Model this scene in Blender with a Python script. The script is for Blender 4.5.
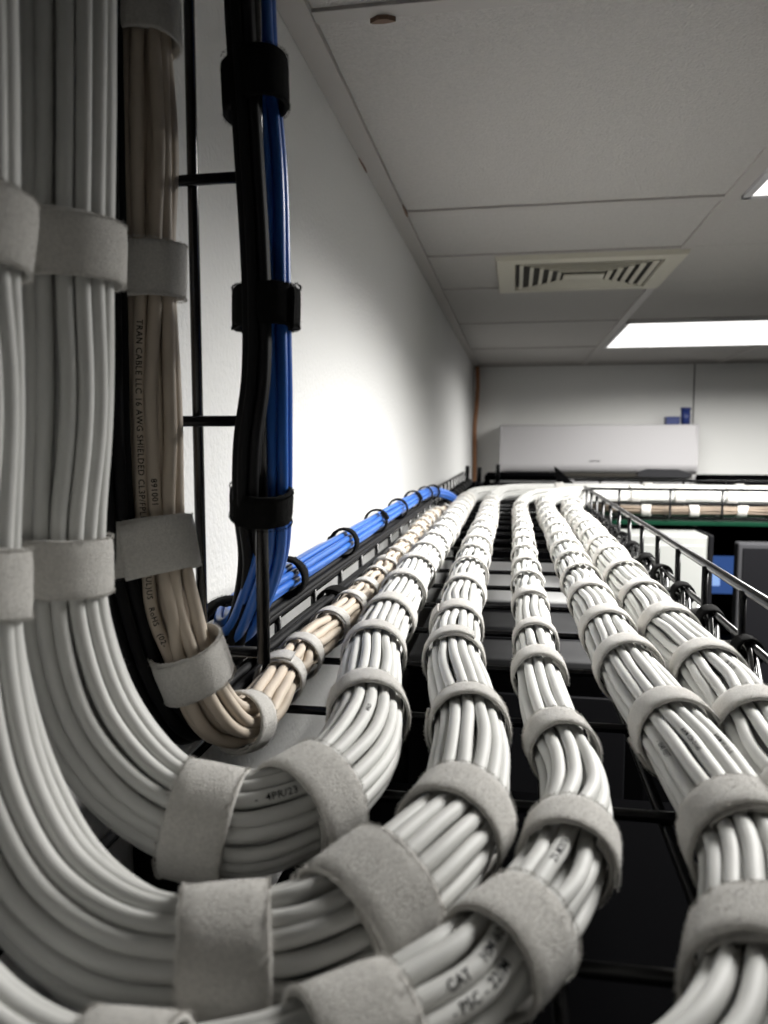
import bpy, bmesh, math, random
import numpy as np
from mathutils import Vector
random.seed(7); rng = np.random.default_rng(7)
sc = bpy.context.scene
for o in list(bpy.data.objects): bpy.data.objects.remove(o)
COL = sc.collection
PI = math.pi

# ------------------------------------------------------------------ camera, world, lights, exposure
# metres; the origin is the phone's lens, x runs across the room away from the left wall, y down the room, z up
cd = bpy.data.cameras.new('camera'); cam = bpy.data.objects.new('camera', cd); COL.objects.link(cam)
cam.location = (0, 0, 0)
cam.rotation_euler = (math.radians(90 - 5.127), 0, math.radians(9.63))
cd.sensor_fit = 'VERTICAL'; cd.sensor_height = 36; cd.lens = 36 * 769 / 1024
cd.clip_start = .01; cd.clip_end = 30
cd.dof.use_dof = True; cd.dof.focus_distance = .46
cd.dof.aperture_fstop = cd.lens / 2.0          # a phone-sized 2 mm aperture
sc.camera = cam

wd = bpy.data.worlds.new('room_world'); sc.world = wd; wd.use_nodes = True
wd.node_tree.nodes['Background'].inputs[0].default_value = (.8, .85, .9, 1)
wd.node_tree.nodes['Background'].inputs[1].default_value = .005
sc.view_settings.view_transform = 'Standard'
sc.view_settings.look = 'None'
sc.view_settings.exposure = 0.0
sc.view_settings.gamma = 1
sc.view_settings.use_curve_mapping = False
LAMP_W_FAR = 38.0
LAMP_W_NEAR = 50.0
LAMP_SPREAD_NEAR = 154
LAMP_SPREAD_FAR = 165

# ------------------------------------------------------------------ materials
def mat(name, col, rough=.5, metal=0, bump=None, vary=None, spec=.5, emit=None, estr=0):
    m = bpy.data.materials.new(name); m.use_nodes = True
    nt = m.node_tree; b = nt.nodes['Principled BSDF']
    b.inputs['Base Color'].default_value = (*col, 1)
    b.inputs['Roughness'].default_value = rough
    b.inputs['Metallic'].default_value = metal
    b.inputs['Specular IOR Level'].default_value = spec
    tc = nt.nodes.new('ShaderNodeTexCoord')
    if vary:
        sc_, amt = vary
        n = nt.nodes.new('ShaderNodeTexNoise'); n.inputs['Scale'].default_value = sc_; n.inputs['Detail'].default_value = 4
        nt.links.new(tc.outputs['Object'], n.inputs['Vector'])
        r = nt.nodes.new('ShaderNodeValToRGB')
        r.color_ramp.elements[0].position = .3; r.color_ramp.elements[1].position = .7
        r.color_ramp.elements[0].color = (*[c * (1 - amt) for c in col], 1)
        r.color_ramp.elements[1].color = (*[min(1, c * (1 + amt)) for c in col], 1)
        nt.links.new(n.outputs['Fac'], r.inputs['Fac']); nt.links.new(r.outputs['Color'], b.inputs['Base Color'])
    if bump:
        bs, strength, dist = bump
        n = nt.nodes.new('ShaderNodeTexNoise'); n.inputs['Scale'].default_value = bs; n.inputs['Detail'].default_value = 3
        nt.links.new(tc.outputs['Object'], n.inputs['Vector'])
        bp = nt.nodes.new('ShaderNodeBump'); bp.inputs['Strength'].default_value = strength; bp.inputs['Distance'].default_value = dist
        nt.links.new(n.outputs['Fac'], bp.inputs['Height']); nt.links.new(bp.outputs['Normal'], b.inputs['Normal'])
    if emit:
        b.inputs['Emission Color'].default_value = (*emit, 1); b.inputs['Emission Strength'].default_value = estr
    return m
M = {}
M['jacket'] = mat('white_cable_jacket', (.62, .62, .60), .55, vary=(60, .03), bump=(900, .08, .0003), spec=.3)
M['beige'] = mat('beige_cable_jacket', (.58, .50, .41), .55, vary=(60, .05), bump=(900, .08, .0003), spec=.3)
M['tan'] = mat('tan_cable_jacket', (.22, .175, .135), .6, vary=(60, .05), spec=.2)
M['blue'] = mat('blue_cable_jacket', (.035, .15, .55), .30)
M['black_cable'] = mat('black_cable_jacket', (.009, .009, .010), .6, spec=.15)
M['cable_gloss'] = mat('glossy_black_cable_jacket', (.012, .012, .013), .22)
M['felt'] = mat('white_felt_strap', (.66, .64, .605), .95, vary=(900, .10), bump=(2200, .9, .0008), spec=.15)
M['felt'].node_tree.nodes['Principled BSDF'].inputs['Sheen Weight'].default_value = .35
M['loop_black'] = mat('black_felt_strap', (.008, .008, .008), .95, bump=(2200, .9, .0008), spec=.1)
M['wire'] = mat('black_painted_wire', (.010, .010, .011), .25)
M['ink'] = mat('black_print_ink', (.012, .012, .014), .7, spec=.1)
M['wall'] = mat('painted_wall', (.70, .70, .69), .8, bump=(190, .45, .0022), vary=(3, .02))
M['wall_back'] = mat('painted_back_wall', (.80, .80, .78), .8)
M['wall_dark'] = mat('dark_bounce_cutting_wall', (.05, .05, .055), .8)  # kept dark to cut bounce light from the unseen walls
M['tile'] = mat('ceiling_tile', (.43, .415, .395), .95, bump=(320, .8, .002), vary=(260, .06))
M['grid'] = mat('ceiling_grid_metal', (.37, .35, .33), .5)
M['grid_dark'] = mat('ceiling_stain', (.16, .10, .07), .8)
M['vent'] = mat('cream_vent_plastic', (.50, .475, .39), .5)
M['dark'] = mat('dark_opening', (.03, .027, .022), .9)
M['black'] = mat('black_powder_coat', (.0016, .0016, .0018), .9, spec=.0)
M['black_gloss'] = mat('black_plastic', (.006, .006, .007), .5, spec=.08)
M['grey_top'] = mat('grey_cabinet_top', (.035, .035, .036), .8, vary=(14, .12), spec=.04)
M['white_plastic'] = mat('white_appliance_plastic', (.44, .43, .44), .4)
M['grey_plastic'] = mat('grey_plastic', (.035, .035, .038), .7, spec=.08)
M['light_panel'] = mat('pale_panel', (.26, .265, .255), .7, spec=.1)
M['roof'] = mat('light_grey_roof_plate', (.34, .34, .34), .8, spec=.05)
M['copper'] = mat('orange_brown_pipe_wrap', (.42, .20, .10), .6)
M['navy'] = mat('navy_plastic', (.015, .03, .14), .4)
M['floor'] = mat('grey_vinyl_floor', (.10, .10, .10), .5, vary=(6, .08))
M['steel'] = mat('bare_steel_edge', (.6, .6, .6), .3, metal=1)
M['lamp'] = mat('lit_diffuser', (.9, .9, .9), .5, emit=(1, .985, .96), estr=1.6)
M['screen'] = mat('lit_blue_screen', (.02, .05, .2), .3, emit=(.06, .14, .42), estr=.6)
M['screen_window'] = mat('lit_pale_screen_window', (.3, .4, .7), .3, emit=(.35, .55, 1.0), estr=.9)
M['led'] = mat('green_indicator', (.02, .3, .1), .4, emit=(.02, .5, .15), estr=.25)
M['green'] = mat('dark_green_trim', (.002, .022, .011), .7, spec=.05)

# ------------------------------------------------------------------ helpers
def link_mesh(name, V, Fc, m, parent=None, smooth=False, mats=None):
    me = bpy.data.meshes.new(name)
    V = np.asarray(V, dtype=np.float64)
    if parent is not None: V = V - np.array(parent.location)
    if isinstance(Fc, np.ndarray):
        nf, k = Fc.shape
        me.vertices.add(len(V)); me.vertices.foreach_set('co', V.astype(np.float32).ravel())
        me.loops.add(nf * k); me.loops.foreach_set('vertex_index', Fc.astype(np.int32).ravel())
        me.polygons.add(nf); me.polygons.foreach_set('loop_start', np.arange(0, nf * k, k, dtype=np.int32))
        me.polygons.foreach_set('use_smooth', np.full(nf, smooth))
        me.update(calc_edges=True); me.validate()
    else:
        me.from_pydata([tuple(v) for v in V], [], Fc)
        me.polygons.foreach_set('use_smooth', [smooth] * len(me.polygons))
    me.materials.append(m)
    o = bpy.data.objects.new(name, me); COL.objects.link(o)
    if parent is not None: o.parent = parent
    return o
def tag(o, label=None, cat=None, group=None, kind=None):
    if label: o['label'] = label
    if cat: o['category'] = cat
    if group: o['group'] = group
    if kind: o['kind'] = kind
    return o
def thing(name, label, cat, loc, group=None):
    o = bpy.data.objects.new(name, None); COL.objects.link(o); o.location = loc; o.empty_display_size = .05
    return tag(o, label, cat, group)
class MB:
    def __init__(s): s.V = []; s.F = []
    def box(s, x0, x1, y0, y1, z0, z1, bev=0):
        bm = bmesh.new()
        bmesh.ops.create_cube(bm, size=1)
        for v in bm.verts:
            v.co = Vector(((x0 + x1) / 2 + v.co.x * (x1 - x0), (y0 + y1) / 2 + v.co.y * (y1 - y0), (z0 + z1) / 2 + v.co.z * (z1 - z0)))
        if bev: bmesh.ops.bevel(bm, geom=bm.edges[:], offset=bev, segments=3, affect='EDGES', profile=.5)
        s.add(bm); return s
    def add(s, bm):
        bm.verts.index_update(); n = len(s.V)
        s.V += [tuple(v.co) for v in bm.verts]; s.F += [tuple(n + v.index for v in f.verts) for f in bm.faces]; bm.free()
    def tube(s, pts, r, sides=10):
        V, Fc = tube(pts, r, sides); n = len(s.V)
        s.V += [tuple(v) for v in V]; s.F += [tuple(int(i) + n for i in f) for f in Fc]
        k = len(V)
        s.F.append(tuple(n + i for i in range(sides))[::-1]); s.F.append(tuple(n + k - sides + i for i in range(sides)))
        return s
    def poly(s, pts): n = len(s.V); s.V += pts; s.F.append(tuple(range(n, n + len(pts)))); return s
    def prism(s, prof, axis, a, b):
        # prof: 2-D outline; extruded along axis from a to b
        n = len(s.V); k = len(prof)
        def P(u, v, w): return {'x': (w, u, v), 'y': (u, w, v), 'z': (u, v, w)}[axis]
        s.V += [P(u, v, a) for u, v in prof] + [P(u, v, b) for u, v in prof]
        for i in range(k): j = (i + 1) % k; s.F.append((n + i, n + j, n + k + j, n + k + i))
        s.F.append(tuple(range(n, n + k))[::-1]); s.F.append(tuple(range(n + k, n + 2 * k))); return s
    def build(s, name, m, parent=None, smooth=False):
        o = link_mesh(name, s.V, s.F, m, parent, smooth)
        bm = bmesh.new(); bm.from_mesh(o.data); bmesh.ops.recalc_face_normals(bm, faces=bm.faces[:]); bm.to_mesh(o.data); bm.free()
        return o
def frames(P):
    P = np.asarray(P, float); T = np.gradient(P, axis=0); T /= np.linalg.norm(T, axis=1)[:, None]
    n0 = np.cross(T[0], [0.31, .2, 1.0] if abs(T[0][2]) < .8 else [0, 1, 0]); n0 /= np.linalg.norm(n0)
    N = [n0]
    for i in range(1, len(P)):
        n = N[-1] - T[i] * np.dot(N[-1], T[i]); N.append(n / np.linalg.norm(n))
    N = np.array(N); B = np.cross(T, N)
    return T, N, B
def tube(P, r, sides=10):
    P = np.asarray(P, float); T, N, B = frames(P); k = len(P)
    a = np.arange(sides) * 2 * PI / sides
    V = (P[:, None, :] + r * (np.cos(a)[None, :, None] * N[:, None, :] + np.sin(a)[None, :, None] * B[:, None, :])).reshape(-1, 3)
    i = np.arange(k - 1)[:, None] * sides; j = np.arange(sides)[None, :]; j2 = (j + 1) % sides
    Fc = np.stack([i + j, i + j2, i + sides + j2, i + sides + j], -1).reshape(-1, 4)
    return V, Fc
def spline(ctrl, step=.003, far_step=.009, far_y=.75):
    C = np.asarray(ctrl, float)
    C = np.vstack([2 * C[0] - C[1], C, 2 * C[-1] - C[-2]])
    out = []
    for i in range(1, len(C) - 2):
        p0, p1, p2, p3 = C[i - 1:i + 3]
        t0 = 0; t1 = t0 + np.linalg.norm(p1 - p0) ** .5; t2 = t1 + np.linalg.norm(p2 - p1) ** .5; t3 = t2 + np.linalg.norm(p3 - p2) ** .5
        n = max(2, int(np.linalg.norm(p2 - p1) / .001))
        t = np.linspace(t1, t2, n, endpoint=False)[:, None]
        A1 = (t1 - t) / (t1 - t0) * p0 + (t - t0) / (t1 - t0) * p1
        A2 = (t2 - t) / (t2 - t1) * p1 + (t - t1) / (t2 - t1) * p2
        A3 = (t3 - t) / (t3 - t2) * p2 + (t - t2) / (t3 - t2) * p3
        B1 = (t2 - t) / (t2 - t0) * A1 + (t - t0) / (t2 - t0) * A2
        B2 = (t3 - t) / (t3 - t1) * A2 + (t - t1) / (t3 - t1) * A3
        out.append((t2 - t) / (t2 - t1) * B1 + (t - t1) / (t2 - t1) * B2)
    Q = np.vstack(out + [C[-2][None]])
    for _ in range(30): Q[1:-1] = .25 * Q[:-2] + .5 * Q[1:-1] + .25 * Q[2:]
    d = np.concatenate([[0], np.cumsum(np.linalg.norm(np.diff(Q, axis=0), axis=1))])
    s = [0.0]
    while s[-1] < d[-1]:
        y = np.interp(s[-1], d, Q[:, 1]); z = np.interp(s[-1], d, Q[:, 2])
        s.append(s[-1] + (far_step if (y > far_y or z > .2) else step))
    s[-1] = d[-1]; s = np.array(s)
    return np.stack([np.interp(s, d, Q[:, k]) for k in range(3)], 1), s
def near_s(P, s, pt):
    return s[int(np.argmin(np.linalg.norm(P - np.array(pt), axis=1)))]
def strap_mesh(c, T, N, B, a, b, w, th, start, over=1.1, fuzz=0, seed=0, flare=0.0):
    """a band wound once round the bundle with an overlapping tail; a, b = inner semi-axes along N and B"""
    rg = np.random.default_rng(seed)
    n = 84; tot = 2 * PI + over
    ang = start + np.linspace(0, tot, n + 1); t = np.linspace(0, tot, n + 1)
    lift = th * 1.05 * np.clip((t - .25) / (2 * PI - .5), 0, 1)
    prof = [(-.5, 0), (-.5, .55), (-.46, .88), (-.25, 1), (.25, 1), (.46, .88), (.5, .55), (.5, 0), (.2, 0), (-.2, 0)]
    V = []
    skew = rg.uniform(-.0012, .0012)
    wob1 = rg.uniform(0, 6.28); 
    for i, (g, l) in enumerate(zip(ang, lift)):
        d = math.cos(g) * a * N + math.sin(g) * b * B
        nrm = math.cos(g) / a * N + math.sin(g) / b * B; nrm = nrm / np.linalg.norm(nrm)
        sh = skew * math.sin(g + wob1) + (.0016 * (t[i] - 2 * PI) / over if t[i] > 2 * PI else 0)
        for (u, v) in prof:
            e = rg.normal(0, 1) * th * .05
            fl = flare * (abs(u) * 2) ** 3
            V.append(c + d + nrm * (l + v * th + e + fl) + T * (u * w + sh + e))
    k = len(prof); Fc = []
    for i in range(n):
        for j in range(k):
            j2 = (j + 1) % k; Fc.append((i * k + j, i * k + j2, (i + 1) * k + j2, (i + 1) * k + j))
    Fc.append(tuple(range(k))); Fc.append(tuple(n * k + j for j in range(k))[::-1])
    # the nap: short fibres standing on the band's surface and edges
    for q in range(fuzz):
        i = rg.integers(4, n); g = ang[i] + rg.uniform(0, tot / n)
        if rg.random() < .6: u = rg.choice([-.5, .5]) * rg.uniform(.93, 1.0)
        else: u = rg.uniform(-.5, .5)
        d = math.cos(g) * a * N + math.sin(g) * b * B
        nrm = math.cos(g) / a * N + math.sin(g) / b * B; nrm = nrm / np.linalg.norm(nrm)
        base = c + d + nrm * (lift[i] + th * .9) + T * u * w
        dr = nrm * rg.uniform(.2, 1) + T * (np.sign(u) * rg.uniform(0, 1.1) if abs(u) > .46 else rg.uniform(-.7, .7)) + rg.normal(0, .45, 3)
        dr = dr / np.linalg.norm(dr); L = rg.uniform(.0004, .00115)
        sd = np.cross(dr, rg.normal(0, 1, 3)); sd = sd / np.linalg.norm(sd) * .00006
        m_ = base + dr * L * .6 + rg.normal(0, .00012, 3); m0 = len(V)
        V += [base - sd, base + sd, m_ + sd * .8, m_ - sd * .8, base + dr * L]
        Fc += [(m0, m0 + 1, m0 + 2, m0 + 3), (m0 + 3, m0 + 2, m0 + 4)]
    return V, Fc
def smooth_noise(s, knots, vals):
    # cosine-eased interpolation through knots
    i = np.clip(np.searchsorted(knots, s) - 1, 0, len(knots) - 2)
    u = np.clip((s - knots[i]) / (knots[i + 1] - knots[i]), 0, 1); u = (1 - np.cos(PI * u)) / 2
    return vals[i] * (1 - u) + vals[i + 1] * u
def bundle(name, label, cat, ctrl, rings, dia, mats_, straps, strap_mat, strap_extra=None, group=None, seed=0,
           twist=.22, jit=.10, rjit=.0004, squeeze=.965, bulge=.03, sw=.0195, sth=.0017, slack=.0005, step=.003, flat=1.0, drop=.0, parent=None):
    """rings: list of (count, ring radius).  straps: positions as 3-D points near the centre line"""
    rg = np.random.default_rng(seed)
    P, s = spline(ctrl, step); T, N, B = frames(P)
    root = parent or thing(name, label, cat, tuple(P[len(P) // 2]), group)
    ss = np.array(sorted(near_s(P, s, p[:3]) for p in straps))
    kn = [s[0]]
    for x in ss:
        if x - kn[-1] > .012: kn += [(kn[-1] + x) / 2, x]
    kn += [s[-1] + .001]; kn = np.array(sorted(set(kn)))
    is_strap = np.array([any(abs(k_ - x) < 1e-9 for x in ss) for k_ in kn])
    sq = smooth_noise(s, kn, np.where(is_strap, squeeze, 1 + bulge))
    tw = smooth_noise(s, kn, np.cumsum(rg.normal(0, twist, len(kn))) * .55)
    R = rings[0][1] + dia / 2
    cables = []; idx = 0
    for (cnt, rad) in rings:
        ph = rg.uniform(0, 6.28)
        for k in range(cnt):
            base = ph + k * 2 * PI / cnt
            aj = smooth_noise(s, kn, rg.normal(0, jit, len(kn)) * (2 * PI / cnt) * np.where(is_strap, .5, 1))
            rj = smooth_noise(s, kn, rg.normal(0, rjit, len(kn)) * np.where(is_strap, .3, 1))
            ang = base + tw + aj; r = rad * sq + rj
            Q = P + (r * np.cos(ang))[:, None] * N + (r * np.sin(ang) * flat)[:, None] * B
            m = mats_(idx, ang, cnt) if callable(mats_) else mats_
            V, Fc = tube(Q, dia / 2 * (1 if cnt > 3 else .98), 10)
            o = link_mesh('cable', V, Fc, m, root, True)
            cables.append((Q, o)); idx += 1
    for q, st in enumerate(sorted(straps, key=lambda p: near_s(P, s, p[:3]))):
        x = near_s(P, s, st[:3]); i = int(np.argmin(abs(s - x)))
        opt = st[3] if len(st) > 3 else {}
        dist = np.linalg.norm(P[i])
        fz = opt.get('fuzz', 4500 if dist < .36 else (2200 if dist < .55 else (260 if dist < .9 else 0)))
        a = R * squeeze + slack; b = R * squeeze * flat + slack
        tt = T[i] + rg.normal(0, .045, 3) + np.array(opt.get('tilt', (0, 0, 0))); tt /= np.linalg.norm(tt)
        nn = N[i] - tt * np.dot(N[i], tt); nn /= np.linalg.norm(nn); bb = np.cross(tt, nn)
        c = P[i] + np.array(opt.get('off', (0, 0, -drop)))
        if 'semi' in opt:
            u = np.array(opt['axis'], float); u -= tt * np.dot(u, tt); nn = u / np.linalg.norm(u); bb = np.cross(tt, nn); a, b = opt['semi']
        # the seam faces roughly up or towards the aisle
        want = np.array(opt.get('seam', (rg.normal(0, .6), rg.normal(0, .3), rg.choice([-1, -1, 1]))), float)
        st_a = math.atan2(np.dot(want, bb), np.dot(want, nn))
        V, Fc = strap_mesh(c, tt, nn, bb, a, b, opt.get('w', sw), sth, st_a, over=opt.get('over', rg.uniform(.8, 1.5)), fuzz=fz, seed=seed * 100 + q)
        link_mesh('strap', V, Fc, strap_mat, root, True)
    return root, cables, (P, s, T, N, B)
_font = {}
def text_mesh(txt, size):
    if (txt, size) in _font: return _font[(txt, size)]
    cu = bpy.data.curves.new('print', 'FONT'); cu.body = txt; cu.size = size * 1.35; cu.resolution_u = 3; cu.offset = size * .02; cu.space_character = 1.12
    ob = bpy.data.objects.new('print', cu); COL.objects.link(ob)
    bpy.context.view_layer.update(); dg = bpy.context.evaluated_depsgraph_get()
    me = bpy.data.meshes.new_from_object(ob.evaluated_get(dg))
    bpy.data.objects.remove(ob)
    bm = bmesh.new(); bm.from_mesh(me); bmesh.ops.triangulate(bm, faces=bm.faces[:])
    for _ in range(3):
        L = [e for e in bm.edges if e.calc_length() > size * .22]
        if not L: break
        bmesh.ops.subdivide_edges(bm, edges=L, cuts=1); bmesh.ops.triangulate(bm, faces=bm.faces[:])
    bm.verts.index_update()
    V = np.array([v.co[:] for v in bm.verts]); Fc = [tuple(v.index for v in f.verts) for f in bm.faces]; bm.free()
    bpy.data.meshes.remove(me)
    _font[(txt, size)] = (V, Fc); return V, Fc
def print_on(cables, pt, txt, size=.0020, sign=1, rad=.0026, flip=1, up=None):
    """printed legend running along the cable whose jacket passes closest to pt, on the side that faces the aisle"""
    pt = np.array(pt, float)
    best = min(cables, key=lambda q: np.min(np.linalg.norm(q[0] - pt, axis=1)))
    Q, o = best; i0 = int(np.argmin(np.linalg.norm(Q - pt, axis=1)))
    T, N, B = frames(Q); s = np.concatenate([[0], np.cumsum(np.linalg.norm(np.diff(Q, axis=0), axis=1))])
    V, Fc = text_mesh(txt, size)
    w = V[:, 0].max(); V = V.copy(); V[:, 0] -= w / 2; V[:, 1] -= size * .45
    ss = s[i0] + sign * V[:, 0]
    C = np.stack([np.interp(ss, s, Q[:, k]) for k in range(3)], 1)
    Tt = np.stack([np.interp(ss, s, T[:, k]) for k in range(3)], 1); Tt /= np.linalg.norm(Tt, axis=1)[:, None]
    view = np.array(up if up is not None else -Q[i0] / np.linalg.norm(Q[i0]), float)
    nn = view[None] - Tt * (Tt @ view)[:, None]; nn /= np.linalg.norm(nn, axis=1)[:, None]
    side = np.cross(nn, Tt * sign)
    a = V[:, 1] * flip / rad
    W = C + (rad + .00006) * (np.cos(a)[:, None] * nn + np.sin(a)[:, None] * side)
    root = o.parent
    me_o = link_mesh('printed_legend', W - np.array(root.location), Fc, M['ink'], None, False)
    me_o.parent = o
    me_o['label'] = 'black printed lettering along the jacket'
    return me_o

# ------------------------------------------------------------------ the room
WX, BY, CZ, FZ = -.21, 3.9, .38, -2.1
def struct(name, mb, m, smooth=False): return tag(mb.build(name, m, None, smooth), kind='structure')
struct('floor', MB().box(WX - .1, 3.6, -.6, BY + .1, FZ - .1, FZ), M['floor'])
struct('wall_left', MB().box(WX - .1, WX, -.6, BY, FZ, CZ + .06), M['wall'])
struct('wall_back', MB().box(WX - .1, 3.6, BY, BY + .1, FZ, CZ + .06), M['wall_back'])
struct('wall_right', MB().box(3.5, 3.6, -.6, BY, FZ, CZ + .06), M['wall_dark'])
struct('front_bounce_blocker', MB().box(WX - .1, 3.6, -.6, -.5, FZ, CZ + .06), M['wall_dark'])  # unseen dark wall added close behind the camera to block bounce onto the foreground
TX = [-.18, .325, .947, 1.54, 2.76]
TY = [-.5, .09, .705, 1.305, 1.62, 1.965, 2.53, 3.20, 3.80, 3.9]
cl = MB()
for i in range(len(TX)):
    x0 = TX[i] if i else WX; x1 = TX[i + 1] if i + 1 < len(TX) else 3.5
    for j in range(len(TY) - 1):
        cl.box(x0 + .001, x1 - .001, TY[j] + .001, TY[j + 1] - .001, CZ + .002, CZ + .02, .0012)
cl.box(WX, 3.5, -.5, BY, CZ + .02, CZ + .06)
struct('ceiling', cl, M['tile'])
for x in TX[1:]: struct('trim_1', MB().box(x - .012, x + .012, -.5, BY, CZ - .003, CZ + .004, .0008), M['grid'])
for y in TY[:-1]:
    if abs(y - 1.62) < .01 or abs(y - 1.965) < .01: struct('trim_2', MB().box(WX, TX[1], y - .009, y + .009, CZ - .0015, CZ + .004, .0008), M['grid'])
    else: struct('trim_2', MB().box(WX, 3.5, y - .010, y + .010, CZ - .0015, CZ + .004, .0008), M['grid'])
struct('trim_3', MB().box(WX, -.183, -.5, BY, CZ - .005, CZ + .003, .001), M['grid'])
struct('trim_4', MB().box(WX, 3.5, BY - .022, BY, CZ - .005, CZ + .003, .001), M['grid'])
struct('trim_5', MB().box(.835, .839, BY - .004, BY + .01, FZ, CZ), M['dark'])
st = MB()
for (x, y, a, b) in [(-.122, .712, .010, .004), (-.209, 1.06, .0016, .03), (-.182, 1.28, .0016, .03), (-.20, .66, .002, .002)]:
    st.prism([(x + a * math.cos(t) * (1 + .3 * math.sin(3 * t)), y + b * math.sin(t)) for t in np.linspace(0, 6.28, 14)[:-1]], 'z', CZ - .0056, CZ - .0052 + .004)
tag(st.build('water_stain', M['grid_dark']), kind='structure').name = 'trim_6'
for (x, y0, y1) in [(.33, 1.31, 1.33)]: pass

# ceiling lights
def ceiling_light(label, x0, x1, y0, y1, m, watt):
    t = thing('ceiling_light', label, 'ceiling light', ((x0 + x1) / 2, (y0 + y1) / 2, CZ), 'recessed ceiling lights')
    f = MB(); w = .012
    f.box(x0, x1, y0, y0 + w, CZ - .008, CZ + .001, .001); f.box(x0, x1, y1 - w, y1, CZ - .008, CZ + .001, .001)
    f.box(x0, x0 + w, y0, y1, CZ - .008, CZ + .001, .001); f.box(x1 - w, x1, y0, y1, CZ - .008, CZ + .001, .001)
    f.build('frame', M['white_plastic'], t)
    MB().box(x0 + w, x1 - w, y0 + w, y1 - w, CZ - .006, CZ - .001, .001).build('diffuser', m, t)
    ld = bpy.data.lights.new('lamp_glow', 'AREA'); ld.shape = 'RECTANGLE'; ld.size = x1 - x0 - 2 * w; ld.size_y = y1 - y0 - 2 * w
    ld.energy = watt; ld.color = (1, .985, .95); ld.spread = math.radians(LAMP_SPREAD_FAR if y0 > 2 else LAMP_SPREAD_NEAR)
    lo = bpy.data.objects.new('lamp_glow', ld); COL.objects.link(lo); lo.parent = t; lo.location = (0, 0, -.0085)
ceiling_light('lit rectangular ceiling light nearer the back wall, beyond the ceiling vent', .337, 1.53, 2.54, 3.19, M['lamp'], LAMP_W_FAR)
ceiling_light('lit ceiling light cut off by the right frame edge, nearer than the ceiling vent', .337, .935, .717, 1.295, M['lamp'], LAMP_W_NEAR)

# ceiling vent, a square cream diffuser of concentric louvres
vt = thing('ceiling_vent', 'cream louvred square air vent set in the ceiling tiles', 'air vent', (.144, 1.79, CZ))
vx, vy, vh = .144, 1.795, .190
def ring(mb, h0, h1, z0, z1, wide=0.0):
    H1 = h1
    for (ax, ay) in ((1, 0), (-1, 0), (0, 1), (0, -1)):
        n = len(mb.V); h1 = H1 - (wide if ay else 0)
        def C(h, z, s): return (vx + (ax * h if ax else s * h), vy + (ay * h if ay else s * h) * .92, z)
        mb.V += [C(h0, z0, -1), C(h1, z1, -1), C(h1, z1, 1), C(h0, z0, 1), C(h0, z0 + .0016, -1), C(h1, z1 + .0016, -1), C(h1, z1 + .0016, 1), C(h0, z0 + .0016, 1)]
        for f in ((0, 1, 2, 3), (4, 7, 6, 5), (0, 4, 5, 1), (1, 5, 6, 2), (2, 6, 7, 3), (3, 7, 4, 0)): mb.F.append(tuple(n + q for q in f))
fr = MB(); ring(fr, .190, .186, CZ - .002, CZ - .011); ring(fr, .186, .150, CZ - .011, CZ - .012); ring(fr, .150, .146, CZ - .012, CZ + .0)
fr.build('vent_frame', M['vent'], vt)
MB().box(vx - .149, vx + .149, vy - .137, vy + .137, CZ - .0045, CZ - .004).build('duct_opening', M['dark'], vt)
for k, h in enumerate([.140, .118, .097, .077, .058]):
    r = MB(); ring(r, h, h - .0085, CZ - .0125, CZ - .0095, .0125); r.build('louvre', M['vent'], vt)
MB().box(vx - .044, vx + .044, vy - .024, vy + .024, CZ - .0135, CZ - .0105, .0008).build('centre_plate', M['vent'], vt)

# wall-mounted air conditioner on the back wall
ac = thing('air_conditioner', 'long white wall air conditioner high on the back wall', 'air conditioner', (.375, 3.8, -.14))
prof = []
for (a, b) in [(3.899, .085), (3.715, .085)]: prof.append((a, b))
for k in range(7): t = k / 6 * PI / 2; prof.append((3.705 - .0 - .010 * math.sin(t) + .01, .085 - .012 * (1 - math.cos(t))))
prof += [(3.695, -.10)] + [(3.695 + .05 * (1 - math.cos(t)), -.10 - .045 * math.sin(t)) for t in np.linspace(.2, PI / 2, 7)] + [(3.899, -.15)]
MB().prism(prof, 'x', -.071, .822).build('casing', M['white_plastic'], ac)
MB().box(-.072, -.060, 3.70, 3.88, -.13, .083, .004).build('end_cap', M['white_plastic'], ac)
MB().box(.812, .824, 3.70, 3.88, -.13, .083, .004).build('end_cap', M['white_plastic'], ac)
MB().box(-.05, .80, 3.70, 3.80, -.158, -.140, .003).build('outlet_slot', M['dark'], ac)
MB().box(-.05, .80, 3.725, 3.88, -.205, -.158, .010).build('lower_lip', M['white_plastic'], ac)
MB().prism([(.56, -.132), (.60, -.118), (.74, -.120), (.80, -.142), (.78, -.158), (.56, -.156)], 'y', 3.688, 3.74).build('outlet_flap', M['grey_plastic'], ac)
MB().box(.34, .39, 3.694, 3.697, -.086, -.082).build('badge', M['grey_plastic'], ac)
# blue things on the air conditioner
t = thing('navy_jar', 'taller navy blue jar with a lid on top of the air conditioner', 'jar', (.775, 3.76, .085))
MB().tube([(.775, 3.76, .085), (.775, 3.76, .150)], .021, 20).build('jar_body', M['navy'], t, True)
MB().tube([(.775, 3.76, .150), (.775, 3.76, .163)], .023, 20).build('lid', M['navy'], t, True)
t = thing('navy_box', 'short navy blue box beside the taller jar on the air conditioner', 'box', (.715, 3.76, .085))
MB().box(.685, .745, 3.73, 3.79, .085, .120, .004).build('carton', M['navy'], t)
MB().box(.684, .746, 3.729, 3.791, .112, .121, .002).build('box_lid', M['navy'], t)
# copper pipe in the corner
pp = [(-.188, 3.86, .375), (-.186, 3.86, .28), (-.190, 3.86, .19), (-.198, 3.86, .08), (-.197, 3.86, -.05), (-.196, 3.86, -.7)]
tag(MB().tube(spline(pp, .02)[0], .010, 10).build('refrigerant_pipe', M['copper'], None, True), 'orange-brown refrigerant pipe running down the far left corner', 'pipe')

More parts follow.
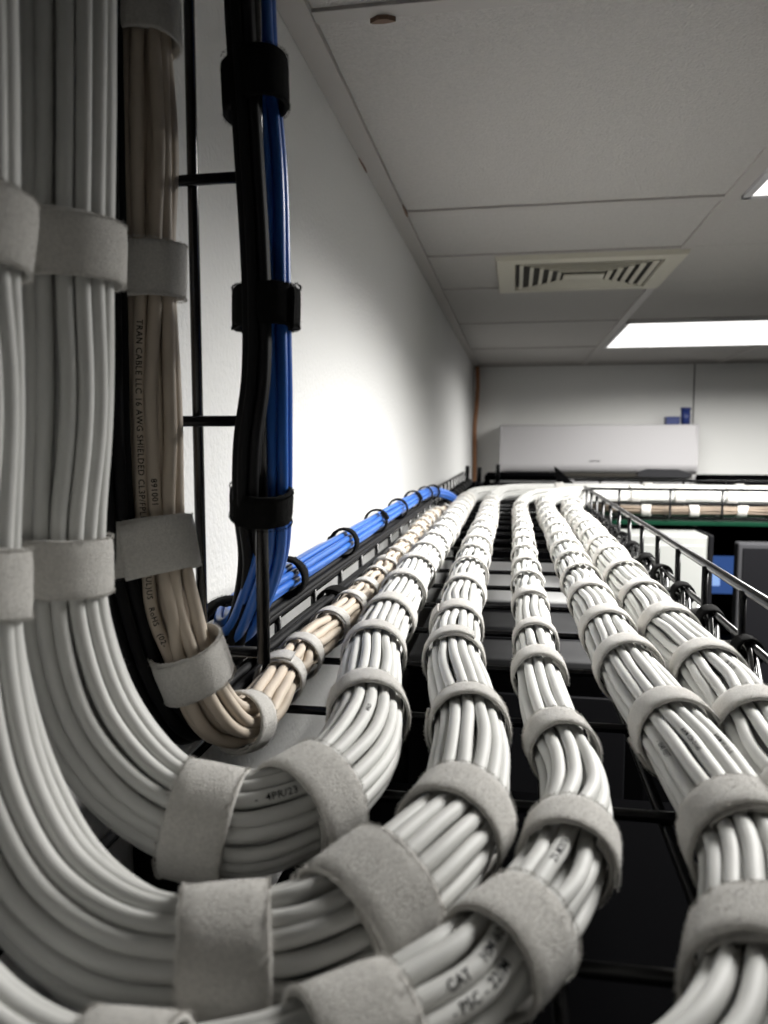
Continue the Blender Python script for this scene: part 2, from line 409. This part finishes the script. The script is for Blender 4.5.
# ------------------------------------------------------------------ racks and equipment under and beyond the tray
def cabinet(label, x0, x1, y0, y1, ztop, top_m, body_m=None, name='server_cabinet', vents=True):
    body_m = body_m or M['black']
    t = thing(name, label, 'server cabinet', ((x0 + x1) / 2, (y0 + y1) / 2, FZ))
    MB().box(x0, x1, y0, y1, FZ + .03, ztop - .012, .004).build('cabinet_body', body_m, t)
    MB().box(x0, x1, y0, y1, ztop - .012, ztop, .003).build('top_panel', top_m, t)
    b = MB()
    for xx in (x0 + .05, x1 - .05):
        for yy in (y0 + .05, y1 - .05): b.box(xx - .02, xx + .02, yy - .02, yy + .02, FZ, FZ + .031)
    b.build('levelling_feet', M['black_gloss'], t)
    if vents:
        n = 4
        for k in range(n):
            yy = y0 + (y1 - y0) * (k + .7) / (n + .4)
            MB().box(x0 + (x1 - x0) * .12, x0 + (x1 - x0) * .48, yy - .035, yy + .035, ztop, ztop + .004, .001).build('cable_entry_cover', M['black_gloss'], t)
            MB().box(x0 + (x1 - x0) * .60, x0 + (x1 - x0) * .78, yy - .025, yy + .025, ztop, ztop + .003, .001).build('cable_entry_cover', M['grey_plastic'], t)
    d = MB(); d.box(x0 + .03, x1 - .03, y0 - .004, y0 + .002, FZ + .1, ztop - .05, .002); d.build('door', M['black_gloss'], t)
    return t
cabinet('black server cabinet directly below the near end of the cable tray', -.163, .46, -.35, .675, -.31, M['black'], vents=False)
cabinet('server cabinet with a pale grey top below the far half of the cable tray', -.150, .19, 1.10, 1.99, -.31, M['grey_top'])
_t = [o for o in bpy.data.objects if o.name == 'server_cabinet.001'][0]
MB().box(-.146, .186, 1.50, 1.985, -.3105, -.304, .002).build('roof_plate', M['roof'], _t)
cabinet('black server cabinet hidden low behind the grey-topped one', -.150, .33, 2.0, 2.42, -.33, M['black'], vents=False)
# low black equipment beyond the tray
t = thing('wall_shelf', 'long black shelf along the back wall, right of and below the air conditioner', 'shelf', (1.3, 3.7, -.16))
MB().box(.86, 3.0, 3.45, 3.895, -.190, -.150, .003).build('shelf_board', M['black'], t)
for xx in (1.1, 1.7, 2.3, 2.9): MB().prism([(3.5, -.190), (3.895, -.190), (3.895, -.31)], 'x', xx - .01, xx + .01).build('bracket', M['black'], t)
t = thing('network_appliance', 'dark grey rack appliance beyond the far end of the tray', 'network equipment', (.08, 2.75, -.145))
MB().box(-.10, .15, 2.6, 2.9, -.145, -.108, .003).build('case', M['black'], t)
MB().box(-.08, .14, 2.596, 2.602, -.132, -.124, .001).build('front_panel', M['steel'], t)
t2 = thing('shelf_rack', 'black open rack standing past the end of the cable tray', 'rack', (.08, 2.75, FZ))
MB().box(-.19, .20, 2.45, 2.95, -.165, -.146, .003).build('rack_shelf', M['black'], t2)
for (xx, yy) in ((-.18, 2.46), (.18, 2.46), (-.18, 2.94), (.18, 2.94)): MB().box(xx - .012, xx + .012, yy - .012, yy + .012, FZ, -.147).build('upright', M['black'], t2)
MB().box(-.19, .20, 2.452, 2.460, FZ + .05, -.166, .002).build('front_panel', M['black'], t2)
for zz in (-.7, -1.2, -1.7): MB().box(-.17, .17, 2.47, 2.94, zz, zz + .17, .003).build('mounted_unit', M['black_gloss'], t2)
for (lx, ly, lab, hz) in [(-.155, 2.55, 'leftmost little black aerial stub past the end of the tray', .05), (-.115, 2.55, 'second little black aerial stub past the end of the tray', .045), (-.055, 2.55, 'third little black aerial stub beside the grey appliance', .055)]:
    t = thing('antenna', lab, 'antenna', (lx, ly, -.146), 'aerial stubs beyond the tray')
    MB().tube([(lx, ly, -.146), (lx, ly, -.125)], .012, 12).build('antenna_base', M['black_gloss'], t, True)
    MB().tube([(lx, ly, -.125), (lx + .002, ly, -.125 + hz)], .007, 10).build('antenna_stub', M['black_gloss'], t, True)
t = thing('tablet_stand', 'small black panel leaning back beyond the far tray end', 'panel', (.15, 2.4, -.165))
MB().prism([(.122, -.072), (.134, -.080), (.186, -.128), (.180, -.1465), (.134, -.1465)], 'y', 2.47, 2.476).build('leaning_panel', M['black_gloss'], t)
MB().box(.12, .185, 2.46, 2.62, -.146, -.141, .001).build('panel_foot', M['black_gloss'], t)
# pale cupboard and dark cabinet to the right under the crossing tray
t = thing('pale_cabinet', 'pale off-white cabinet behind the right rail, just under the crossing tray', 'cabinet', (.28, 1.7, FZ))
MB().box(.20, .357, 1.50, 1.90, FZ, -.381, .004).build('cabinet_body', M['black'], t)
MB().box(.20, .357, 1.50, 1.90, -.380, -.172, .004).build('upper_case', M['light_panel'], t)
MB().box(.21, .350, 1.496, 1.502, -.36, -.19, .0015).build('door', M['light_panel'], t)
MB().box(.357, .366, 1.495, 1.90, FZ, -.170, .003).build('side_post', M['black_gloss'], t)
MB().tube([(.34, 1.485, -.30), (.34, 1.485, -.35)], .003, 8).build('handle', M['steel'], t, True)
t = thing('open_rack', 'tall dark equipment rack holding the blue-lit screen', 'rack', (.95, 2.7, FZ))
MB().box(.448, .485, 2.0, 2.9, FZ, -.17, .003).build('side_panel', M['black_gloss'], t)
MB().box(.486, 1.879, 2.88, 2.9, FZ, -.186, .003).build('back_panel', M['black'], t)
MB().box(.448, 1.9, 2.0, 2.9, -.1695, -.158, .003).build('top_panel', M['black'], t)
MB().box(.486, 1.879, 2.3, 2.879, -.62, -.60, .003).build('shelf', M['grey_plastic'], t)
MB().box(1.88, 1.9, 2.0, 2.9, FZ, -.17, .003).build('side_panel', M['black_gloss'], t)
t = thing('blue_monitor', 'dark monitor showing a blue screen on the shelf inside the rack', 'monitor', (.64, 2.6, -.60))
MB().box(.49, .83, 2.55, 2.58, -.51, -.345, .004).build('bezel', M['black_gloss'], t)
MB().box(.50, .82, 2.547, 2.5505, -.475, -.355).build('screen', M['screen'], t)
MB().box(.565, .610, 2.545, 2.5475, -.46, -.375).build('screen_window', M['screen_window'], t)
MB().box(.62, .645, 2.545, 2.5475, -.45, -.41).build('screen_window', M['screen_window'], t)
MB().box(.62, .70, 2.52, 2.62, -.60, -.592, .002).build('stand_foot', M['black_gloss'], t)
MB().box(.65, .67, 2.58, 2.60, -.595, -.50, .002).build('stand_neck', M['black_gloss'], t)
t = thing('monitor', 'black monitor with a grey edge at the right frame edge, under the crossing tray', 'monitor', (.6, 1.5, -.5))
MB().box(.41, .83, 1.5, 1.53, -.50, -.184, .004).build('grey_bezel', M['grey_plastic'], t)
MB().box(.418, .822, 1.4975, 1.5005, -.49, -.193, .001).build('screen', M['black_gloss'], t)
MB().box(.59, .65, 1.52, 1.55, -.62, -.40, .002).build('stand_neck', M['grey_plastic'], t)
MB().box(.50, .74, 1.42, 1.64, -.632, -.62, .003).build('stand_foot', M['grey_plastic'], t)
t = thing('equipment_table', 'black table carrying the grey-edged monitor', 'table', (.85, 1.5, FZ))
MB().box(.385, 1.6, 1.2, 1.85, -.655, -.632, .004).build('tabletop', M['black'], t)
for xx in (.42, 1.57):
    for yy in (1.23, 1.82): MB().box(xx - .02, xx + .02, yy - .02, yy + .02, FZ, -.655).build('leg', M['black'], t)
# small black device with green lamp on the left wall
t = thing('wall_switch', 'small black device with a green light on the left wall below the cables', 'network equipment', (-.19, .44, -.24))
MB().box(-.2095, -.175, .385, .475, -.262, -.215, .002).build('case', M['black_gloss'], t)
MB().box(-.1752, -.174, .39, .41, -.225, -.219).build('indicator', M['led'], t)
MB().box(-.176, -.1735, .462, .466, -.262, -.216).build('steel_edge', M['steel'], t)

# ------------------------------------------------------------------ wire cable trays
WR = .0024
def rod(pts, name, parent, r=WR): return MB().tube(pts, r, 12).build(name, M['wire'], parent, True)
XL, XR, ZF, ZL, ZR = -.156, .138, -.1455, -.0915, -.0895
tr = thing('cable_tray', 'black wire cable tray running down the room under six white bundles', 'cable tray', (0, 1.2, ZF))
YS = [.208 + .0943 * k for k in range(-4, 25)]
for k, y in enumerate(YS):
    left = (y > .25); right = y < 1.56
    pts = []
    if left: pts += [(XL, y, ZL), (XL, y, ZF + .006), (XL + .002, y, ZF + .002)]
    pts += [(XL + .006, y, ZF), (XR - .006, y, ZF)]
    if right: pts += [(XR - .002, y, ZF + .002), (XR, y, ZF + .006), (XR, y, ZR)]
    rod(pts, 'cross_wire', tr)
def yl(x, z, y0, y1, r=WR): rod([(x, y0, z), (x, y1, z)], 'long_wire', tr, r)
yl(XL - .003, ZL, .26, 2.42, .0028); yl(XL - .003, -.1185, .26, 2.42)
yl(XR + .003, ZR, -.2, 1.60, .0033); yl(XR + .003, -.1205, -.2, 1.60)
for x in (-.150, .0142, .0605, .098, .132): yl(x, ZF - .0045, -.2, 2.42)
# vertical tray against the wall
vtg = thing('vertical_cable_tray', 'black wire cable tray standing upright on the left wall', 'cable tray', (-.16, .2, -.09))
for z in (-.0925, .0095, .1115, .2135, .3155):
    rod([(-.107, .3205, z), (-.166, .3205, z), (-.1685, .3185, z), (-.169, .315, z), (-.169, -.10, z)], 'cross_wire', vtg)
def vl(x, y, z0, z1=.378, r=WR): rod([(x, y, z0), (x, y, z1)], 'long_wire', vtg, r)
vl(-.1075, .3205 - .003, -.0965, r=.0029); vl(-.1385, .3205 + .0035, -.13); vl(-.1665, .3205 + .002, -.13)
for y in (.262, .20, .14, .08, .02): vl(-.1735, y, -.10)
# crossing tray turning right
xt = thing('crossing_cable_tray', 'black wire cable tray crossing to the right at the far end', 'cable tray', (.8, 1.75, ZF))
YA, YB = 1.575, 1.93
for k in range(0, 16):
    x = .205 + k * .0965
    rod([(x, YA, -.0905), (x, YA, ZF + .005), (x, YA + .005, ZF), (x, YB - .005, ZF), (x, YB, ZF + .005), (x, YB, -.0905)], 'cross_wire', xt)
for (y, z, r) in ((YA - .003, -.0905, .0028), (YA - .003, -.118, .0022), (YB + .003, -.0905, .0028), (YA + .03, ZF - .004, .0022), (YB - .03, ZF - .004, .0022)):
    rod([(.145, y, z), (1.68, y, z)], 'long_wire', xt, r)
tag(MB().box(.15, 1.7, YA + .01, YB - .02, ZF - .017, ZF - .0085, .002).build('mounting_channel', M['green']), 'dark green support strip under the crossing tray', 'support')

# ------------------------------------------------------------------ cable bundles
def tray_straps(y0, x, z, ys): return [(x, y, z) for y in ys]
J = M['jacket']; FE = M['felt']
def xat(ctrl, y):
    c = [p for p in ctrl if p[1] >= .25]; return np.interp(y, [p[1] for p in c], [p[0] for p in c])
yr = lambda a, n, d=.0943: [a + d * k for k in range(n)]
# bundle A: second from the left as they hang down
zA = -.124
A_c = [(-.1450, .24, .375), (-.1455, .24, .14), (-.1485, .24, .06), (-.1520, .24, .01), (-.1550, .24, -.03), (-.1545, .24, -.063), (-.1435, .2395, -.097), (-.120, .238, -.121), (-.092, .238, -.129), (-.071, .249, -.126), (-.0625, .275, -.1245), (-.0615, .31, zA), (-.070, .365, zA), (-.082, .45, zA), (-.086, .53, zA), (-.0895, .62, zA), (-.0925, .72, zA), (-.0955, 1.05, zA), (-.099, 1.45, zA), (-.100, 1.72, zA), (-.088, 1.82, -.121), (-.04, 1.87, -.119), (.06, 1.885, -.12), (.5, 1.885, -.12), (1.2, 1.885, -.12)]
sA = [(-.147, .24, .062), (-.152, .24, -.0425), (-.100, .238, -.1265, dict(w=.021, tilt=(-.25, 0, .05), over=1.3)), (-.0690, .250, -.126, dict(seam=(.9, -.3, .3))), (-.0670, .339, zA)]
sA += [(xat(A_c, y), y, zA) for y in [.437, .524, .622, .724, .82, .915, 1.01, 1.105, 1.20, 1.295, 1.39, 1.485, 1.58, 1.67]] + [(x, 1.885, -.12) for x in (.1, .3, .5, .7)]
RA = [(16, .0140), (10, .0086), (3, .0031)]
bA, cA, _ = bundle('cable_bundle', 'white cable bundle between the beige bundle and the outermost bend, curving right onto the tray', 'cable bundle', A_c, RA, .0053, J, sA, FE, group='strapped white cable bundles', seed=1)
# bundle B: left frame edge
zB = -.125
B_c = [(-.1440, .187, .375), (-.1440, .187, .11), (-.1465, .187, .04), (-.1495, .187, -.025), (-.1490, .186, -.062), (-.1395, .183, -.096), (-.121, .178, -.120), (-.095, .1715, -.1290), (-.074, .171, -.129), (-.050, .1805, -.1275), (-.034, .199, -.125), (-.0225, .224, zB), (-.0165, .252, zB), (-.0165, .31, zB), (-.023, .366, zB), (-.031, .42, zB), (-.037, .513, zB), (-.040, .647, zB), (-.043, .857, zB), (-.0435, 1.25, zB), (-.048, 1.60, zB), (-.045, 1.72, -.121), (-.02, 1.80, -.112), (.05, 1.835, -.110), (.5, 1.84, -.11), (1.2, 1.84, -.11)]
sB = [(-.1465, .187, .056), (-.149, .187, -.039), (-.070, .1715, -.129, dict(w=.022)), (-.0375, .1935, -.126, dict(seam=(.2, -.7, .7), over=1.4, w=.022)), (-.0175, .244, zB), (-.020, .334, zB)]
sB += [(xat(B_c, y), y, zB) for y in [.437, .517, .628, .724, .82, .915, 1.01, 1.105, 1.20, 1.295, 1.39, 1.485, 1.58]] + [(x, 1.84, -.11) for x in (.1, .3, .5, .7)]
RB = [(15, .0130), (8, .0075), (3, .0030)]
bB, cB, _ = bundle('cable_bundle', 'white cable bundle at the left frame edge, making the wide bend third on the tray', 'cable bundle', B_c, RB, .0053, J, sB, FE, group='strapped white cable bundles', seed=2)
# bundle C: thin one in the middle
zC = -.1285
C_c = [(-.135, .132, .375), (-.135, .132, .05), (-.135, .132, -.06), (-.127, .132, -.100), (-.108, .132, -.123), (-.085, .132, -.131), (-.058, .1365, -.131), (-.033, .1500, -.129), (-.009, .1760, zC), (.0105, .212, zC), (.021, .25, zC), (.024, .292, zC), (.0195, .335, zC), (.0155, .40, zC), (.0145, .52, zC), (.0142, .62, zC), (.0128, .77, zC), (.0128, 1.25, zC), (.012, 1.5, zC), (.02, 1.66, -.122), (.06, 1.76, -.114), (.2, 1.79, -.11), (1.2, 1.79, -.11)]
sC = [(-.076, .1325, -.131), (-.033, .150, -.129, dict(w=.022)), (-.001, .190, zC, dict(w=.021)), (.0190, .236, zC), (.0195, .325, zC)]
sC += [(xat(C_c, y), y, zC) for y in [.425, .50, .61, .70, .785, .88, .975, 1.07, 1.165, 1.26, 1.355, 1.45, 1.545]] + [(x, 1.79, -.11) for x in (.3, .5, .7)]
bC, cC, _ = bundle('cable_bundle', 'slimmest white cable bundle, rising straight up the middle of the tray', 'cable bundle', C_c, [(11, .0096), (5, .0046)], .0054, J, sC, FE, group='strapped white cable bundles', seed=3, twist=.3, jit=.16, rjit=.0006)
# bundle D
zD = -.125
D_c = [(-.128, .066, -.309), (-.128, .066, -.25), (-.126, .067, -.19), (-.112, .072, -.145), (-.085, .081, -.127), (-.045, .097, -.125), (.0, .116, -.125), (.036, .139, zD), (.0550, .168, zD), (.0645, .20, zD), (.0705, .225, zD), (.0735, .258, zD), (.0725, .285, zD), (.070, .34, zD), (.0670, .38, zD), (.0630, .45, zD), (.0610, .57, zD), (.0600, .69, zD), (.0600, .86, zD), (.0600, 1.16, zD), (.058, 1.4, zD), (.065, 1.58, -.118), (.11, 1.70, -.112), (.25, 1.735, -.11), (1.2, 1.735, -.11)]
sD = [(.010, .125, zD), (.0600, .181, zD, dict(w=.021)), (.0730, .246, zD, dict(seam=(-.8, 0, .6))), (.0702, .340, zD)]
sD += [(xat(D_c, y), y, zD) for y in [.435, .515, .617, .70, .79, .885, .98, 1.075, 1.17, 1.265, 1.36, 1.455, 1.55]] + [(x, 1.735, -.11) for x in (.3, .5, .7)]
bD, cD, _ = bundle('cable_bundle', 'white cable bundle leaving the frame at the lower right, second from the right rail', 'cable bundle', D_c, RB, .0053, J, sD, FE, group='strapped white cable bundles', seed=4)
# bundle E
zE = -.1235
E_c = [(-.090, -.028, -.309), (-.090, -.028, -.25), (-.088, -.026, -.19), (-.076, -.020, -.150), (-.045, .0, -.126), (.0, .030, zE), (.045, .075, zE), (.074, .11, zE), (.088, .16, zE), (.096, .22, zE), (.101, .28, zE), (.1040, .343, zE), (.1035, .434, zE), (.1015, .50, zE), (.1005, .58, zE), (.1000, .70, zE), (.1020, .87, zE), (.1030, 1.17, zE), (.102, 1.38, zE), (.112, 1.52, -.118), (.155, 1.61, -.107), (.24, 1.637, -.1055), (.5, 1.64, -.106), (1.2, 1.64, -.106)]
sE = [(.0, .030, zE), (.088, .16, zE), (.0995, .262, zE), (.1055, .340, zE)]
sE += [(xat(E_c, y), y, zE) for y in [.424, .52, .612, .712, .82, .915, 1.01, 1.105, 1.20, 1.295, 1.39, 1.485]] + [(x, 1.64, -.106, dict(w=.02)) for x in (.24, .33, .43, .53, .63)]
bE, cE, _ = bundle('cable_bundle', 'white cable bundle next to the right rail, turning right into the crossing tray', 'cable bundle', E_c, RA, .0053, J, sE, FE, group='strapped white cable bundles', seed=5)

# beige bundle nearest the wall
G_c = [(-.1525, .31, .375), (-.1525, .31, .17), (-.1527, .31, .10), (-.1525, .31, .05), (-.152, .31, -.0), (-.1500, .308, -.035), (-.1435, .305, -.070), (-.1360, .304, -.092), (-.1300, .304, -.108), (-.1240, .309, -.120), (-.1195, .323, -.1255), (-.120, .350, -.1275), (-.125, .40, -.129), (-.1275, .45, -.1295), (-.1265, .565, -.130), (-.129, .70, -.130), (-.132, .90, -.130), (-.139, 1.15, -.128), (-.142, 1.35, -.129), (-.140, 1.45, -.131), (-.132, 1.60, -.133), (-.124, 1.76, -.133)]
sG = [(-.150, .312, .176, dict(w=.030, semi=(.0128, .0125), axis=(1, 0, 0))), (-.151, .312, .0715, dict(w=.022, semi=(.0128, .0125), axis=(1, 0, 0), seam=(.4, -1, 0), over=1.0)),
      (-.1495, .308, -.0445, dict(w=.023, semi=(.0200, .0135), axis=(.97, .24, 0), off=(-.0070, -.0035, 0), fuzz=1200)),
      (-.1355, .304, -.093, dict(w=.019, tilt=(-.10, .26, -.05), semi=(.0140, .0140), axis=(1, 0, 0))), (-.1195, .323, -.1255, dict(w=.015, tilt=(0, 0, .0)))]
sG += [(xat(G_c, y), y, -.130) for y in [.396, .445, .520, .585, .650, .715, .78, .85, .93, 1.01, 1.09, 1.17, 1.25, 1.33, 1.42, 1.52, 1.62]]
bG, cG, _ = bundle('beige_cable_bundle', 'slim beige printed cable bundle hanging by the wall and turning onto the tray', 'cable bundle', G_c, [(9, .0088), (4, .0038)], .0056, M['beige'], sG, FE, seed=6, twist=.34, jit=.2, rjit=.0008, sw=.015, sth=.0014, squeeze=.90, slack=.0010)
# beige lower bundle in the crossing tray
H_c = [(.165, 1.70, -.134), (.20, 1.62, -.1335), (.26, 1.603, -.1335), (.5, 1.603, -.1335), (1.2, 1.603, -.1335)]
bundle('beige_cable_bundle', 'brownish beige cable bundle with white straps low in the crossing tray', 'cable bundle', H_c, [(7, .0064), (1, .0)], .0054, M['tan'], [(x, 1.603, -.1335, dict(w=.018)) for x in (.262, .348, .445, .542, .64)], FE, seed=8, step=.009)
# black cables beside the beige bundle
K_c = [(-.1625, .293, .375), (-.1635, .293, .15), (-.1645, .293, .06), (-.1655, .294, -.01), (-.165, .296, -.045), (-.1610, .298, -.070), (-.153, .300, -.100), (-.1455, .310, -.122), (-.1455, .34, -.131), (-.1475, .39, -.1335), (-.1480, .48, -.133), (-.1480, .62, -.133), (-.1478, .80, -.134), (-.147, 1.0, -.134), (-.146, 1.2, -.134), (-.142, 1.42, -.130), (-.138, 1.6, -.122), (-.137, 1.9, -.120), (-.137, 2.4, -.12)]
sK = [(-.148, .42, -.1335), (-.148, .62, -.133)] + [(-.1375, y, -.12) for y in (1.52, 1.60, 1.68, 1.76, 1.84, 1.92, 2.0, 2.1, 2.2, 2.3)]
bundle('black_cable_bundle', 'black cable bundle squeezed between the beige bundle and the left rail', 'cable bundle', K_c, [(8, .0070), (2, .002)], .0050, M['black_cable'], sK, M['loop_black'], seed=9, squeeze=1)
# blue and black bundle, hung on the upright tray and then along the left rail
L_c = [(-.1115, .328, .375), (-.1105, .328, .185), (-.1090, .328, .152), (-.1065, .328, .12), (-.1055, .328, .08), (-.1050, .328, .055), (-.1055, .328, .01), (-.1065, .330, -.025), (-.111, .339, -.048), (-.121, .348, -.070), (-.131, .356, -.088), (-.143, .370, -.0955), (-.1505, .389, -.0945), (-.1512, .42, -.0915), (-.150, .50, -.0895), (-.149, .67, -.0875), (-.148, .83, -.0855), (-.148, 1.0, -.084), (-.148, 1.13, -.084), (-.148, 1.28, -.085), (-.146, 1.42, -.090), (-.132, 1.50, -.100), (-.122, 1.56, -.112)]
_ax = dict(axis=(.55, -.83, 0))
sL = [(-.109, .328, .148, dict(w=.019, semi=(.0175, .0098), off=(-.001, -.007, 0), **_ax)), (-.105, .328, .056, dict(w=.017, semi=(.0170, .0098), off=(-.001, -.007, 0), **_ax)), (-.1065, .330, -.0275, dict(w=.014, semi=(.0140, .0098), off=(-.003, -.005, 0), **_ax)), (-.143, .369, -.0955, dict(w=.018, semi=(.0125, .0125), axis=(1, 0, 0)))]
sL += [(-.149, y, -.088, dict(w=.013)) for y in (.492, .665, .825, .98, 1.125, 1.28, 1.40)]
bL, cL, _ = bundle('blue_cable_bundle', 'glossy blue and black cable bundle tied to the upright tray and left rail', 'cable bundle', L_c, [(7, .0062), (1, 0)], .0052, M['blue'], sL, M['loop_black'], seed=12, twist=.10, jit=.06, squeeze=.97, bulge=.05, sth=.0022, slack=.0012)
N_c = [(-.1110, .308, .375), (-.1100, .308, .175), (-.1085, .308, .145), (-.1070, .308, .118), (-.1050, .308, .078), (-.1045, .308, .054), (-.1055, .308, .025), (-.1095, .3085, .001), (-.1140, .318, -.026), (-.1200, .340, -.055), (-.1290, .352, -.083), (-.1415, .366, -.104), (-.150, .39, -.1075), (-.1515, .44, -.107), (-.151, .60, -.1055), (-.151, 1.4, -.1045)]
bundle('black', '', '', N_c, [(5, .0040)], .0046, M['black_cable'], [], M['loop_black'], seed=22, twist=.1, jit=.05, parent=bL)
# black cable tied along the right rail in shallow loops
Rc = []
y = .12
k = 0
ties = []
while y < 1.45:
    Rc += [(.1385, y, -.1230), (.1325, y + .022, -.1290), (.1345, y + .055, -.1345)]; ties.append((.1385, y - .002, -.1230)); y += .0905
bR, cR, _ = bundle('black_cable_loop', 'black cables tied in shallow loops along the right rail of the tray', 'cable bundle', Rc, [(3, .0031)], .0052, M['cable_gloss'], ties, M['loop_black'], seed=13, squeeze=1, bulge=0, sw=.012, sth=.0018, slack=.0002, twist=.15)

# ------------------------------------------------------------------ printing on the jackets
print_on(cG, (-.1585, .300, .0100), 'TRAN CABLE LLC 16 AWG SHIELDED CL3P/FPLP', .0026, 1, .0028)
print_on(cG, (-.1500, .299, -.0190), '891001', .0026, 1, .0028)
print_on(cG, (-.1480, .298, -.0700), 'C(UL)US   RoHS   (02-', .0024, 1, .0028)
print_on(cA, (-.0741, .228, -.110), '-  4PR/23', .0024, 1, .00265)
print_on(cA, (-.0600, .300, -.112), '4PR/23', .0018, 1, .00265)
print_on(cC, (-.0083, .170, -.117), 'CAT    HM-60', .0026, 1, .0027)
print_on(cC, (-.004, .1640, -.122), '- PSC - 22/M', .0026, 1, .0027)
print_on(cC, (.0130, .218, -.116), '23-M2076', .0022, 1, .0027)
print_on(cD, (.0600, .300, -.118), '-  0548 FEET', .0022, -1, .00265)
print_on(cD, (.0700, .295, -.110), 'AWM C26-21160', .0020, -1, .00265)
print_on(cD, (.0790, .295, -.110), 'AWM V1.1/1.5', .0020, -1, .00265)
print_on(cE, (.1060, .390, -.110), '- CM - 23-215', .0019, -1, .00265)
